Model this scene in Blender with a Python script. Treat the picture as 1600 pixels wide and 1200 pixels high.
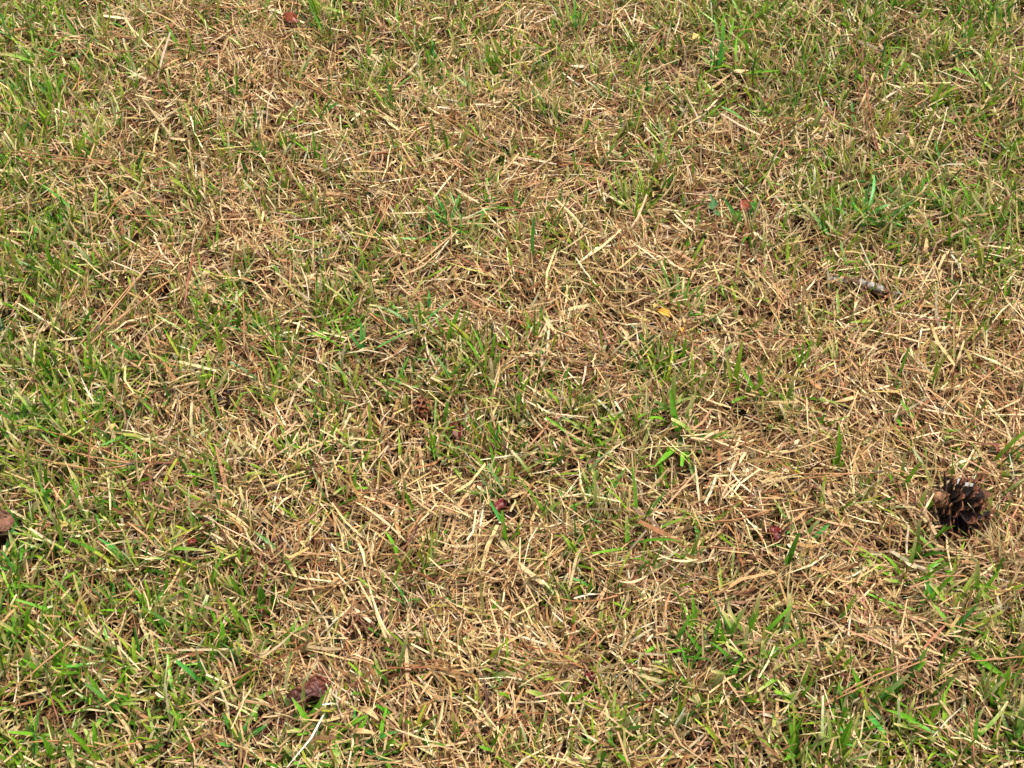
import bpy, math, random
import numpy as np
from mathutils import Vector, Matrix, Quaternion

for o in list(bpy.data.objects):
    bpy.data.objects.remove(o)
S = bpy.context.scene
COL = S.collection
R = math.radians
rng = np.random.default_rng(11)
random.seed(5)

# ------------------------------------------------------------------ camera
CAM_H, PITCH, HALF = 1.45, R(50.0), R(20.0)
cd = bpy.data.cameras.new('camera')
cam = bpy.data.objects.new('camera', cd)
COL.objects.link(cam)
cam.location = (0, 0, CAM_H)
cam.rotation_euler = (math.pi / 2 - PITCH, 0, 0)
cd.sensor_width = 36.0
cd.lens = 18.0 / math.tan(HALF)
cd.clip_start = 0.02
cd.clip_end = 500.0
S.camera = cam

# ------------------------------------------------------------------ sky, sun, exposure
SUN_EL, SUN_AZ = R(62.0), R(65.0)       # azimuth from +Y towards +X
w = bpy.data.worlds.new('World')
S.world = w
w.use_nodes = True
nt = w.node_tree
nt.nodes.clear()
sky = nt.nodes.new('ShaderNodeTexSky')
sky.sky_type = 'NISHITA'
sky.sun_disc = False
sky.sun_elevation = SUN_EL
sky.sun_rotation = SUN_AZ
sky.dust_density = 4.0
sky.air_density = 1.0
hs = nt.nodes.new('ShaderNodeHueSaturation')      # thin cloud: a whiter sky
hs.inputs['Saturation'].default_value = 0.1
bg = nt.nodes.new('ShaderNodeBackground')
bg.inputs['Strength'].default_value = 0.055
wo = nt.nodes.new('ShaderNodeOutputWorld')
nt.links.new(sky.outputs[0], hs.inputs['Color'])
nt.links.new(hs.outputs[0], bg.inputs['Color'])
nt.links.new(bg.outputs[0], wo.inputs['Surface'])

sd = bpy.data.lights.new('sun', 'SUN')
sd.energy = 1.5
sd.angle = R(10.0)
sd.color = (1.0, 0.94, 0.82)
sun = bpy.data.objects.new('sun', sd)
COL.objects.link(sun)
sv = Vector((math.sin(SUN_AZ) * math.cos(SUN_EL), math.cos(SUN_AZ) * math.cos(SUN_EL), math.sin(SUN_EL)))
sun.rotation_euler = sv.to_track_quat('Z', 'Y').to_euler()
sun.location = sv * 6

S.view_settings.view_transform = 'Standard'
S.view_settings.look = 'None'
S.view_settings.gamma = 1.0
S.view_settings.exposure = 1.9
S.view_settings.use_curve_mapping = False
S.render.engine = 'CYCLES'
S.cycles.max_bounces = 4
S.cycles.diffuse_bounces = 2
S.cycles.transmission_bounces = 3

# ------------------------------------------------------------------ helpers
TP = math.tan(HALF)
CP, SP = math.cos(PITCH), math.sin(PITCH)


def value_noise(x, y, seed):
    """smooth value noise in 0..1 for numpy arrays"""
    xi = np.floor(x).astype(np.int64); yi = np.floor(y).astype(np.int64)
    fx = x - xi; fy = y - yi
    fx = fx * fx * (3 - 2 * fx); fy = fy * fy * (3 - 2 * fy)

    def h(a, b):
        n = (a * 374761393 + b * 668265263 + seed * 1442695041) & 0x7fffffff
        n = ((n ^ (n >> 13)) * 1274126177) & 0x7fffffff
        n = n ^ (n >> 16)
        return (n & 0xffff) / 65535.0
    a = h(xi, yi); b = h(xi + 1, yi); c = h(xi, yi + 1); d = h(xi + 1, yi + 1)
    return (a * (1 - fx) + b * fx) * (1 - fy) + (c * (1 - fx) + d * fx) * fy


def fbm(x, y, seed, oct=3):
    s = 0.0; a = 0.5; t = 0.0
    for k in range(oct):
        s = s + a * value_noise(x * 2 ** k, y * 2 ** k, seed + 17 * k)
        t += a; a *= 0.5
    return s / t


def relief(x, y):
    x = np.asarray(x, float); y = np.asarray(y, float)
    return 0.030 * (fbm(x * 3.0, y * 3.0, 3, 2) - 0.5) + 0.016 * (value_noise(x * 14, y * 14, 9) - 0.5)


def ground_at(px, py, z=0.0):
    """point of the lawn (height z above the soil) seen at a place of the 1600 x 1200 photograph"""
    nx = (px - 800) / 800 * TP
    ny = (600 - py) / 800 * TP
    d = Vector((nx, CP + ny * SP, -SP + ny * CP))
    t = (z - CAM_H) / d.z
    x, y = d.x * t, d.y * t
    for _ in range(2):
        zz = z + float(relief(x, y))
        t = (zz - CAM_H) / d.z
        x, y = d.x * t, d.y * t
    return Vector((x, y, zz))


def to_photo(x, y):
    """photograph place of ground points (arrays): used to look up how green the lawn is there"""
    dz = -CAM_H
    f = y * CP - dz * SP
    u = y * SP + dz * CP
    f = np.maximum(f, 0.2)
    return 800 + x / f / TP * 800, 600 - u / f / TP * 800


# how green the lawn is, one value for each 100 x 100 patch of the photograph
GREEN = np.array([[int(c) for c in r] for r in (
    '7533344334565555', '6532233333465555', '5444432332334445', '6543333323335665',
    '6533333222222223', '7544344323321111', '7754333434432111', '7653233323311121',
    '6654222222322241', '7665422112242243', '7765332113553345', '8765443223336766')], float) / 9.0


def greenness(x, y):
    px, py = to_photo(x, y)
    gx = np.clip(px / 100 - 0.5, 0, 14.999); gy = np.clip(py / 100 - 0.5, 0, 10.999)
    i = gx.astype(int); j = gy.astype(int); fx = gx - i; fy = gy - j
    g = (GREEN[j, i] * (1 - fx) + GREEN[j, i + 1] * fx) * (1 - fy) + (GREEN[j + 1, i] * (1 - fx) + GREEN[j + 1, i + 1] * fx) * fy
    out = (np.maximum(np.abs(px - 800) - 900, 0) + np.maximum(np.abs(py - 600) - 700, 0)) / 400
    k = np.clip(out, 0, 1)
    return g * (1 - k) + (0.15 + 0.7 * fbm(x * 2.2, y * 2.2, 77, 3)) * k


# ------------------------------------------------------------------ materials
def new_mat(name):
    m = bpy.data.materials.new(name)
    m.use_nodes = True
    n = m.node_tree
    n.nodes.clear()
    return m, n, n.nodes.new('ShaderNodeOutputMaterial')


def blade_material(name, rough, transl, spec=0.35):
    m, n, out = new_mat(name)
    at = n.nodes.new('ShaderNodeAttribute'); at.attribute_name = 'Col'
    tc = n.nodes.new('ShaderNodeTexCoord')
    no = n.nodes.new('ShaderNodeTexNoise'); no.inputs['Scale'].default_value = 240; no.inputs['Detail'].default_value = 2
    ra = n.nodes.new('ShaderNodeMapRange'); ra.inputs['From Min'].default_value = 0.3; ra.inputs['From Max'].default_value = 0.7
    ra.inputs['To Min'].default_value = 0.78; ra.inputs['To Max'].default_value = 1.18
    mul = n.nodes.new('ShaderNodeVectorMath'); mul.operation = 'SCALE'
    bs = n.nodes.new('ShaderNodeBsdfPrincipled')
    bs.inputs['Roughness'].default_value = rough
    bs.inputs['Specular IOR Level'].default_value = spec
    tr = n.nodes.new('ShaderNodeBsdfTranslucent')
    mx = n.nodes.new('ShaderNodeMixShader'); mx.inputs[0].default_value = transl
    L = n.links.new
    L(tc.outputs['Object'], no.inputs['Vector']); L(no.outputs['Fac'], ra.inputs['Value'])
    L(at.outputs['Color'], mul.inputs[0]); L(ra.outputs[0], mul.inputs['Scale'])
    L(mul.outputs[0], bs.inputs['Base Color']); L(mul.outputs[0], tr.inputs['Color'])
    L(bs.outputs[0], mx.inputs[1]); L(tr.outputs[0], mx.inputs[2]); L(mx.outputs[0], out.inputs['Surface'])
    return m


def mottled(name, c1, c2, scale, rough=0.6, bump=0.3, detail=5, spec=0.3, bscale=None, c3=None):
    m, n, out = new_mat(name)
    L = n.links.new
    tc = n.nodes.new('ShaderNodeTexCoord')
    no = n.nodes.new('ShaderNodeTexNoise'); no.inputs['Scale'].default_value = scale; no.inputs['Detail'].default_value = detail
    cr = n.nodes.new('ShaderNodeValToRGB')
    cr.color_ramp.elements[0].position = 0.36; cr.color_ramp.elements[1].position = 0.64
    cr.color_ramp.elements[0].color = (*c1, 1); cr.color_ramp.elements[1].color = (*c2, 1)
    if c3:
        e = cr.color_ramp.elements.new(0.5); e.color = (*c3, 1)
    n2 = n.nodes.new('ShaderNodeTexNoise'); n2.inputs['Scale'].default_value = bscale or scale * 3; n2.inputs['Detail'].default_value = 4
    bu = n.nodes.new('ShaderNodeBump'); bu.inputs['Strength'].default_value = bump; bu.inputs['Distance'].default_value = 0.002
    bs = n.nodes.new('ShaderNodeBsdfPrincipled'); bs.inputs['Roughness'].default_value = rough
    bs.inputs['Specular IOR Level'].default_value = spec
    L(tc.outputs['Object'], no.inputs['Vector']); L(tc.outputs['Object'], n2.inputs['Vector'])
    L(no.outputs['Fac'], cr.inputs[0]); L(cr.outputs[0], bs.inputs['Base Color'])
    L(n2.outputs['Fac'], bu.inputs['Height']); L(bu.outputs[0], bs.inputs['Normal'])
    L(bs.outputs[0], out.inputs['Surface'])
    return m


M_STRAW = blade_material('dry_straw', 0.55, 0.12)
M_GREEN = blade_material('green_blade', 0.42, 0.28, 0.4)
M_SOIL = mottled('soil_and_thatch', (0.012, 0.007, 0.004), (0.06, 0.034, 0.018), 60, 0.95, 1.0, 8, 0.1, 300)
M_NEEDLE = mottled('pine_needle', (0.24, 0.105, 0.042), (0.40, 0.205, 0.085), 40, 0.4, 0.2, 3, 0.4)
M_NEEDLE_DARK = mottled('pine_needle_dark', (0.15, 0.05, 0.025), (0.30, 0.11, 0.05), 40, 0.4, 0.2, 3, 0.4)
M_SHEATH = mottled('needle_sheath', (0.05, 0.035, 0.03), (0.13, 0.09, 0.07), 300, 0.8, 0.4)
M_CONE = mottled('cone_scale', (0.010, 0.005, 0.005), (0.042, 0.017, 0.013), 90, 0.55, 0.6, 5, 0.35)
M_CONE_TIP = mottled('cone_scale_tip', (0.10, 0.032, 0.016), (0.26, 0.10, 0.05), 160, 0.5, 0.6)
M_CONE_CORE = mottled('cone_core', (0.20, 0.09, 0.04), (0.46, 0.25, 0.12), 120, 0.7, 0.7)
M_RESIN = mottled('dried_resin', (0.20, 0.195, 0.18), (0.33, 0.32, 0.30), 200, 0.4, 0.3)
M_COPPER = mottled('copper_scale', (0.14, 0.035, 0.018), (0.42, 0.17, 0.085), 180, 0.3, 0.4, 4, 0.6)
M_RED = mottled('red_leaf', (0.06, 0.006, 0.006), (0.15, 0.016, 0.012), 90, 0.4, 0.4, 4, 0.4)
M_REDBRIGHT = mottled('orange_red_leaf', (0.13, 0.018, 0.009), (0.23, 0.045, 0.02), 90, 0.4, 0.4, 4, 0.4)
M_RUST = mottled('rust_leaf', (0.13, 0.04, 0.02), (0.30, 0.11, 0.05), 90, 0.6, 0.5)
M_YELLOW = mottled('yellow_leaf', (0.38, 0.17, 0.015), (0.55, 0.30, 0.04), 70, 0.5, 0.4)
M_PALEYELLOW = mottled('pale_yellow_leaf', (0.40, 0.27, 0.07), (0.52, 0.38, 0.13), 70, 0.5, 0.4)
M_HUSK = mottled('tan_husk', (0.34, 0.20, 0.085), (0.52, 0.35, 0.16), 120, 0.5, 0.4)
M_PALE = mottled('bleached_straw', (0.44, 0.34, 0.19), (0.60, 0.47, 0.28), 120, 0.5, 0.3)
M_DEADLEAF = mottled('pink_brown_leaf', (0.075, 0.030, 0.017), (0.20, 0.09, 0.055), 60, 0.6, 0.6)
M_CRUMPLED = mottled('crumpled_leaf', (0.03, 0.010, 0.010), (0.20, 0.065, 0.028), 26, 0.5, 0.8, 4, 0.4, 200, (0.10, 0.028, 0.016))
M_BARK = mottled('grey_bark', (0.11, 0.095, 0.085), (0.36, 0.325, 0.29), 110, 0.8, 0.9, 6, 0.2)
M_WOOD = mottled('twig_wood', (0.10, 0.05, 0.035), (0.22, 0.12, 0.08), 120, 0.8, 0.6)
M_CLOVER = mottled('blue_green_leaf', (0.035, 0.12, 0.035), (0.07, 0.18, 0.06), 90, 0.45, 0.3)
M_LEAFGREEN = mottled('broad_green_leaf', (0.04, 0.13, 0.012), (0.07, 0.19, 0.02), 90, 0.45, 0.3)


# ------------------------------------------------------------------ object plumbing
def link(o, parent=None):
    COL.objects.link(o)
    if parent is not None:
        o.parent = parent
    return o


def mesh_obj(name, verts, faces, mat, parent=None, smooth=True, cols=None):
    me = bpy.data.meshes.new(name)
    me.from_pydata([tuple(v) for v in verts], [], faces)
    if smooth:
        me.polygons.foreach_set('use_smooth', [True] * len(me.polygons))
    if cols is not None:
        a = me.color_attributes.new('Col', 'FLOAT_COLOR', 'POINT')
        a.data.foreach_set('color', np.asarray(cols, np.float32).ravel())
    me.materials.append(mat)
    me.update()
    return link(bpy.data.objects.new(name, me), parent)


def empty(name, loc):
    o = bpy.data.objects.new(name, None)
    o.empty_display_size = 0.02
    o.location = loc
    return link(o)


def tag(o, label, cat, group=None):
    o['label'] = label
    o['category'] = cat
    if group:
        o['group'] = group
    return o


def grid_from_numpy(name, V, F, mat, C):
    me = bpy.data.meshes.new(name)
    me.vertices.add(len(V)); me.vertices.foreach_set('co', V.astype(np.float32).ravel())
    nq = len(F)
    me.loops.add(nq * 4); me.loops.foreach_set('vertex_index', F.astype(np.int32).ravel())
    me.polygons.add(nq)
    me.polygons.foreach_set('loop_start', np.arange(0, nq * 4, 4, dtype=np.int32))
    me.polygons.foreach_set('loop_total', np.full(nq, 4, np.int32))
    me.polygons.foreach_set('use_smooth', np.ones(nq, bool))
    if C is not None:
        a = me.color_attributes.new('Col', 'FLOAT_COLOR', 'POINT')
        a.data.foreach_set('color', C.astype(np.float32).ravel())
    me.materials.append(mat)
    me.update(calc_edges=True)
    me.validate()
    return link(bpy.data.objects.new(name, me))


def strips(P0, phi, th0, bend, L, W, twist, C0, C1, nseg, tip, roll=None, cpow=1.0):
    """many blades at once. P0 root, phi lean azimuth, th0 tilt from vertical, bend added along the blade.
    returns verts, quads, colours"""
    N = len(L)
    s = np.linspace(0, 1, nseg + 1)
    th = th0[:, None] + bend[:, None] * s[None, :]
    ds = L[:, None] / nseg
    thm = 0.5 * (th[:, 1:] + th[:, :-1])
    r = np.concatenate([np.zeros((N, 1)), np.cumsum(np.sin(thm) * ds, 1)], 1)
    z = np.concatenate([np.zeros((N, 1)), np.cumsum(np.cos(thm) * ds, 1)], 1)
    yaw = phi[:, None] + (0 if roll is None else roll[:, None] * s[None, :])
    cx, sx = np.cos(phi)[:, None], np.sin(phi)[:, None]
    if roll is not None:                       # sideways sweep
        side = roll[:, None] * L[:, None] * s[None, :] ** 2 * 0.5
    else:
        side = 0
    X = P0[:, 0:1] + r * cx - side * sx
    Y = P0[:, 1:2] + r * sx + side * cx
    Z = P0[:, 2:3] + z
    # width direction: horizontal perpendicular turned by twist about the blade
    tw = twist[:, None] * (0.6 + 0.4 * s[None, :])
    nxv = np.cos(th) * cx; nyv = np.cos(th) * sx; nzv = -np.sin(th)
    bx, by = -sx, cx
    wx = np.cos(tw) * bx + np.sin(tw) * nxv
    wy = np.cos(tw) * by + np.sin(tw) * nyv
    wz = np.sin(tw) * nzv
    prof = np.where(s < 0.15, 0.72 + s / 0.15 * 0.28, 1.0)[None, :] * (1 - (1 - tip[:, None]) * np.clip((s[None, :] - 0.35) / 0.65, 0, 1) ** 1.6)
    hw = 0.5 * W[:, None] * prof
    A = np.stack([X - wx * hw, Y - wy * hw, Z - wz * hw], -1)
    B = np.stack([X + wx * hw, Y + wy * hw, Z + wz * hw], -1)
    V = np.stack([A, B], 2).reshape(-1, 3)
    base = (np.arange(N) * (nseg + 1) * 2)[:, None]
    k = (np.arange(nseg) * 2)[None, :]
    F = np.stack([base + k, base + k + 1, base + k + 3, base + k + 2], -1).reshape(-1, 4)
    t = (s ** cpow)[None, :, None]
    Cc = C0[:, None, :] * (1 - t) + C1[:, None, :] * t
    Cc = np.repeat(Cc[:, :, None, :], 2, 2).reshape(-1, 3)
    Cc = np.concatenate([Cc, np.ones((len(Cc), 1))], 1)
    return V, F, Cc


def merge(parts):
    Vs, Fs, Cs = [], [], []
    off = 0
    for V, F, C in parts:
        Vs.append(V); Fs.append(F + off); Cs.append(C)
        off += len(V)
    return np.concatenate(Vs), np.concatenate(Fs), np.concatenate(Cs)


def U(a, b, n):
    return rng.uniform(a, b, n)


def pick(cols, p, n, jit=0.16):
    cols = np.array(cols); idx = rng.choice(len(cols), n, p=np.array(p) / np.sum(p))
    c = cols[idx] * (1 + rng.normal(0, jit, (n, 1))) * (1 + rng.normal(0, 0.05, (n, 3)))
    return np.clip(c, 0.008, 0.85)


STRAW = [(0.60, 0.425, 0.21), (0.73, 0.56, 0.31), (0.46, 0.29, 0.125), (0.39, 0.19, 0.08), (0.22, 0.085, 0.038), (0.78, 0.65, 0.43), (0.45, 0.38, 0.11)]
STRAW_P = [30, 20, 18, 11, 7, 7, 7]
GREENS = [(0.145, 0.29, 0.014), (0.21, 0.34, 0.024), (0.08, 0.22, 0.011), (0.07, 0.24, 0.028), (0.30, 0.35, 0.035), (0.045, 0.13, 0.007)]
GREENS_P = [30, 22, 20, 9, 14, 10]


# ------------------------------------------------------------------ ground
def axis(a, b, step, far):
    c = list(np.arange(a, b + 1e-6, step))
    g = step; lo = []; hi = []
    v = b
    while v < far:
        g *= 1.45; v += g; hi.append(v)
    v = a; g = step
    while v > -far:
        g *= 1.45; v -= g; lo.append(v)
    return np.array(lo[::-1] + c + hi)


gx = axis(-2.4, 2.4, 0.03, 120.0); gy = axis(-0.9, 3.6, 0.03, 120.0)
XX, YY = np.meshgrid(gx, gy)
ZZ = relief(XX, YY)
V = np.stack([XX, YY, ZZ], -1).reshape(-1, 3)
nx_, ny_ = len(gx), len(gy)
ii, jj = np.meshgrid(np.arange(nx_ - 1), np.arange(ny_ - 1))
b0 = (jj * nx_ + ii).ravel()
F = np.stack([b0, b0 + 1, b0 + nx_ + 1, b0 + nx_], -1)
g = grid_from_numpy('ground', V, F, M_SOIL, None)
g['kind'] = 'structure'
g['label'] = 'dark brown soil under the patchy lawn'


# ------------------------------------------------------------------ the lawn (stuff)
def in_main(x, y, m=0.42):
    px, py = to_photo(x, y)
    f = np.maximum(y * CP + CAM_H * SP, 0.2)
    mp = m / (f * TP) * 800
    return (px > -mp) & (px < 1600 + mp) & (py > -mp) & (py < 1200 + mp)


def scatter(density, main=True):
    if main:
        x0, x1, y0, y1 = -1.9, 1.9, 0.0, 3.3
    else:
        x0, x1, y0, y1 = -3.0, 3.0, -1.6, 4.6
    n = int(density * (x1 - x0) * (y1 - y0))
    x = U(x0, x1, n); y = U(y0, y1, n)
    k = in_main(x, y)
    if not main:
        k = ~k
    return x[k], y[k]


def local_green(x, y):
    g = greenness(x, y)
    return np.clip(g + 0.75 * (fbm(x * 9, y * 9, 31, 3) - 0.5) + 0.4 * (value_noise(x * 40, y * 40, 5) - 0.5), 0, 1)


# places where something lies on the lawn and grass must not grow through: (photo x, photo y, radius m)
CLEAR = [(1502, 788, 0.027), (487, 1083, 0.022), (662, 632, 0.013), (2, 825, 0.030), (1038, 490, 0.010), (1367, 450, 0.013),
         (1335, 440, 0.008), (713, 672, 0.011), (783, 795, 0.012), (490, 747, 0.011), (452, 30, 0.012), (1210, 833, 0.011), (1165, 325, 0.012),
         (300, 850, 0.010), (350, 622, 0.014), (1110, 318, 0.012), (920, 1060, 0.010)]
CLEAR_G = [(ground_at(a, b, 0.018), r) for a, b, r in CLEAR]


def keep_clear(x, y):
    k = np.ones(len(x), bool)
    for p, r in CLEAR_G:
        # the gap reaches a little towards the viewer, where blades would lean over the thing
        k &= ((x - p.x) / r) ** 2 + ((y - p.y + 0.008) / (r * 1.25)) ** 2 > 1
    return k


def thatch(x, y, wmul=1.0, nseg=2, zlo=0.000, zhi=0.019):
    k = keep_clear(x, y); x, y = x[k], y[k]
    n = len(x)
    g = local_green(x, y)
    hole = value_noise(x * 38 + 3.7, y * 38, 123) > 0.86          # small bare hollows
    k = (rng.random(n) < 1.08 - 0.76 * g) & ~(hole & (rng.random(n) < 0.85))
    x, y, g = x[k], y[k], g[k]; n = len(x)
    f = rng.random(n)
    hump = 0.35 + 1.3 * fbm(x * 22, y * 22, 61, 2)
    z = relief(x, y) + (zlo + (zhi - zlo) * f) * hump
    phi = U(0, 2 * math.pi, n) + 0
    # locally combed: neighbouring straws share a direction in part
    comb = 6.0 * fbm(x * 7, y * 7, 91, 2)
    phi = np.where(rng.random(n) < 0.45, comb + rng.normal(0, 0.5, n) + math.pi * (rng.random(n) < 0.5), phi)
    th0 = rng.normal(math.pi / 2 - 0.10, 0.22, n)
    bend = rng.normal(0.10, 0.30, n)
    L = np.clip(rng.gamma(5.0, 0.0076, n), 0.014, 0.080)
    W = np.clip(rng.normal(0.0020, 0.0006, n), 0.0009, 0.0044) * wmul
    wide = rng.random(n) < 0.06
    W = np.where(wide, W * 1.9, W)
    tw = rng.normal(0, 0.7, n)
    c = pick(STRAW, STRAW_P, n)
    # deeper straw is older, browner, and painted darker as shade in the gaps
    age_shade = np.clip(1.25 - f * 1.1, 0, 1)[:, None]
    c = c * (1 - 0.84 * age_shade * np.array([[0.78, 0.93, 1.0]]))
    # the dead patches have bleached
    c = c * (1 + np.clip(0.55 * (0.34 - greenness(x, y)), -0.06, 0.16))[:, None]
    L = L * (1 + np.clip(0.9 * (0.34 - greenness(x, y)), 0, 0.25))
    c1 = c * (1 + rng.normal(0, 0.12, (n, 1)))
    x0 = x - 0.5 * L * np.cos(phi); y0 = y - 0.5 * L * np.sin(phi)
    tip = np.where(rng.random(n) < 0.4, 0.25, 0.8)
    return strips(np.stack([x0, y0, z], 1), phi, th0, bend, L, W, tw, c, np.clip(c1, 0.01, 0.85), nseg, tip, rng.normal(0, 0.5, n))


def tufts(x, y, green, nb, wmul=1.0, nseg=3):
    """bunches of upright blades, mown short; x, y are bunch centres"""
    n0 = len(x)
    g = local_green(x, y)
    if green:
        k = rng.random(n0) < np.clip(g * 1.4 - 0.2, 0.09, 1)
    else:
        k = rng.random(n0) < np.clip(0.95 - 0.5 * g, 0, 1)
    x, y, g = x[k], y[k], g[k]
    rep = rng.integers(max(1, nb - 3), nb + 4, len(x))
    main_dir = np.repeat(U(0, 2 * math.pi, len(x)), rep)
    lean = np.repeat(np.abs(rng.normal(0.15, 0.25, len(x))), rep)
    hgt = np.repeat(U(0.75, 1.25, len(x)), rep)
    cx = np.repeat(x, rep); cy = np.repeat(y, rep); g = np.repeat(g, rep)
    n = len(cx)
    a = U(0, 2 * math.pi, n); rr = np.abs(rng.normal(0, 0.0065, n))
    bx = cx + rr * np.cos(a); by = cy + rr * np.sin(a)
    ok = keep_clear(bx, by)
    spread = np.clip(rng.normal(0.42, 0.28, n), 0, 1.35)
    vx = np.sin(spread) * np.cos(a) + lean * np.cos(main_dir)
    vy = np.sin(spread) * np.sin(a) + lean * np.sin(main_dir)
    phi = np.arctan2(vy, vx); th0 = np.clip(np.hypot(vx, vy), 0, 1.4)
    bend = rng.normal(0.30, 0.32, n)
    if green:
        L = np.clip(rng.normal(0.040, 0.011, n), 0.014, 0.075) * hgt
        W = np.clip(rng.normal(0.0034, 0.0010, n), 0.0013, 0.0060) * wmul
        c0 = pick(GREENS, GREENS_P, n, 0.2)
        dead_tip = rng.random(n) < 0.38
        c1 = np.where(dead_tip[:, None], pick(STRAW[:2] + STRAW[5:], [3, 3, 2, 3], n), c0 * np.array([[1.12, 1.05, 1.0]]))
        c0 = np.where((rng.random(n) < 0.25)[:, None], pick([(0.40, 0.38, 0.14), (0.5, 0.4, 0.2)], [1, 1], n), c0)
        cpow = 2.2
    else:
        L = np.clip(rng.normal(0.030, 0.010, n), 0.012, 0.065) * hgt
        W = np.clip(rng.normal(0.0020, 0.0007, n), 0.0009, 0.0042) * wmul
        c0 = pick(STRAW, STRAW_P, n) * 0.92
        c1 = np.clip(c0 * U(0.95, 1.3, n)[:, None], 0, 0.8)
        mixg = rng.random(n) < 0.18
        c0 = np.where(mixg[:, None], pick([(0.30, 0.30, 0.07), (0.36, 0.33, 0.10)], [1, 1], n), c0)
        cpow = 1.0
    tip = np.where(rng.random(n) < 0.55, 0.62, 0.12)
    P0 = np.stack([bx, by, relief(bx, by) - 0.001], 1)
    sel = lambda q: q[ok]
    return strips(P0[ok], sel(phi), sel(th0), sel(bend), sel(L), sel(W), rng.normal(0, 0.5, ok.sum()), np.clip(c0, 0.01, 0.85)[ok],
                  np.clip(c1, 0.01, 0.85)[ok], nseg, sel(tip), rng.normal(0, 0.35, ok.sum()), cpow)


D_THATCH, D_GREEN, D_DEAD = 38000, 3800, 3000
x, y = scatter(D_THATCH)
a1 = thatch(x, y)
near_dead = tufts(*scatter(D_DEAD), False, 7, 1.0, 2)
near_green = tufts(*scatter(D_GREEN), True, 7)
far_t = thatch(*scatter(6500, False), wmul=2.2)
far_g = tufts(*scatter(650, False), True, 7, 1.7, 2)
far_d = tufts(*scatter(450, False), False, 7, 1.7, 2)

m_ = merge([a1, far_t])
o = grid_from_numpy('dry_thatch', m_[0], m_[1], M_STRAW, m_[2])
o['kind'] = 'stuff'; tag(o, 'matted tan straw of dead grass lying flat over the soil', 'dry grass')
m_ = merge([near_dead, far_d])
o = grid_from_numpy('dead_grass', m_[0], m_[1], M_STRAW, m_[2])
o['kind'] = 'stuff'; tag(o, 'short upright dead stubble standing in tan bunches', 'dead grass')
m_ = merge([near_green, far_g])
o = grid_from_numpy('green_grass', m_[0], m_[1], M_GREEN, m_[2])
o['kind'] = 'stuff'; tag(o, 'short mown living green grass growing through the straw', 'grass')


# ------------------------------------------------------------------ single things on and in the lawn
def blade_part(name, root, phi, th0, bend, L, W, c0, c1, parent, mat, nseg=6, tip=0.08, sweep=0.0, fold=0.28, twist=0.0):
    """one broad blade with a folded midrib, thick enough to have two faces; root is relative to the parent"""
    V, F, C = [], [], []
    p = Vector(root); ds = L / nseg
    for k in range(nseg + 1):
        s = k / nseg
        th = th0 + bend * s
        ph = phi + sweep * s
        t = Vector((math.sin(th) * math.cos(ph), math.sin(th) * math.sin(ph), math.cos(th)))
        if k:
            p = p + t * ds
        b = Vector((-math.sin(ph), math.cos(ph), 0))
        nrm = t.cross(b)
        q = Quaternion(t, twist * s)
        b = q @ b; nrm = q @ nrm
        prof = (0.6 + 0.4 * min(1, s / 0.2)) * (1 - (1 - tip) * max(0, (s - 0.4) / 0.6) ** 1.7)
        hw = W * 0.5 * prof
        for u in (-1, 0, 1):
            V.append(p + b * hw * u - nrm * (hw * fold * (1 - abs(u))))
            cc = [c0[i] * (1 - s ** 2.5) + c1[i] * s ** 2.5 for i in range(3)]
            e = 1.12 if u == 0 else 1.0
            C.append((cc[0] * e, cc[1] * e, cc[2] * e, 1))
    for k in range(nseg):
        a = k * 3
        F += [(a, a + 1, a + 4, a + 3), (a + 1, a + 2, a + 5, a + 4)]
    return mesh_obj(name, V, F, mat, parent, True, C)


def tube_mesh(pts, rad, sides=6):
    V, F = [], []
    n = len(pts)
    for i, p in enumerate(pts):
        t = (pts[min(i + 1, n - 1)] - pts[max(i - 1, 0)]).normalized()
        a = t.cross(Vector((0, 0, 1)))
        if a.length < 1e-4:
            a = Vector((1, 0, 0))
        a.normalize(); b = a.cross(t)
        for k in range(sides):
            an = 2 * math.pi * k / sides
            V.append(p + (a * math.cos(an) + b * math.sin(an)) * rad[i])
    for i in range(n - 1):
        for k in range(sides):
            k2 = (k + 1) % sides
            F.append((i * sides + k, i * sides + k2, (i + 1) * sides + k2, (i + 1) * sides + k))
    F.append(tuple(range(sides))[::-1]); F.append(tuple((n - 1) * sides + k for k in range(sides)))
    return V, F


def bez(a, b, c, n):
    """curve through a, b, c (b near the middle)"""
    q = b * 2 - (a + c) * 0.5
    return [a * (1 - t) ** 2 + q * 2 * t * (1 - t) + c * t * t for t in [i / n for i in range(n + 1)]]


GCOL = {'y': ((0.20, 0.34, 0.018), (0.26, 0.40, 0.03)), 'g': ((0.11, 0.30, 0.012), (0.155, 0.36, 0.02)),
        'd': ((0.055, 0.18, 0.010), (0.08, 0.24, 0.014)), 'b': ((0.055, 0.25, 0.035), (0.09, 0.32, 0.06))}
GNAME = {'y': 'yellow-green', 'g': 'bright green', 'd': 'deep green', 'b': 'bluish green'}
LAND = []      # (point, phrase) landmarks that labels may name


def surround(x, y):
    g = float(greenness(np.array([x]), np.array([y]))[0])
    return 'in tan straw' if g < 0.40 else ('in mixed turf' if g < 0.60 else 'in thick green turf')


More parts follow.
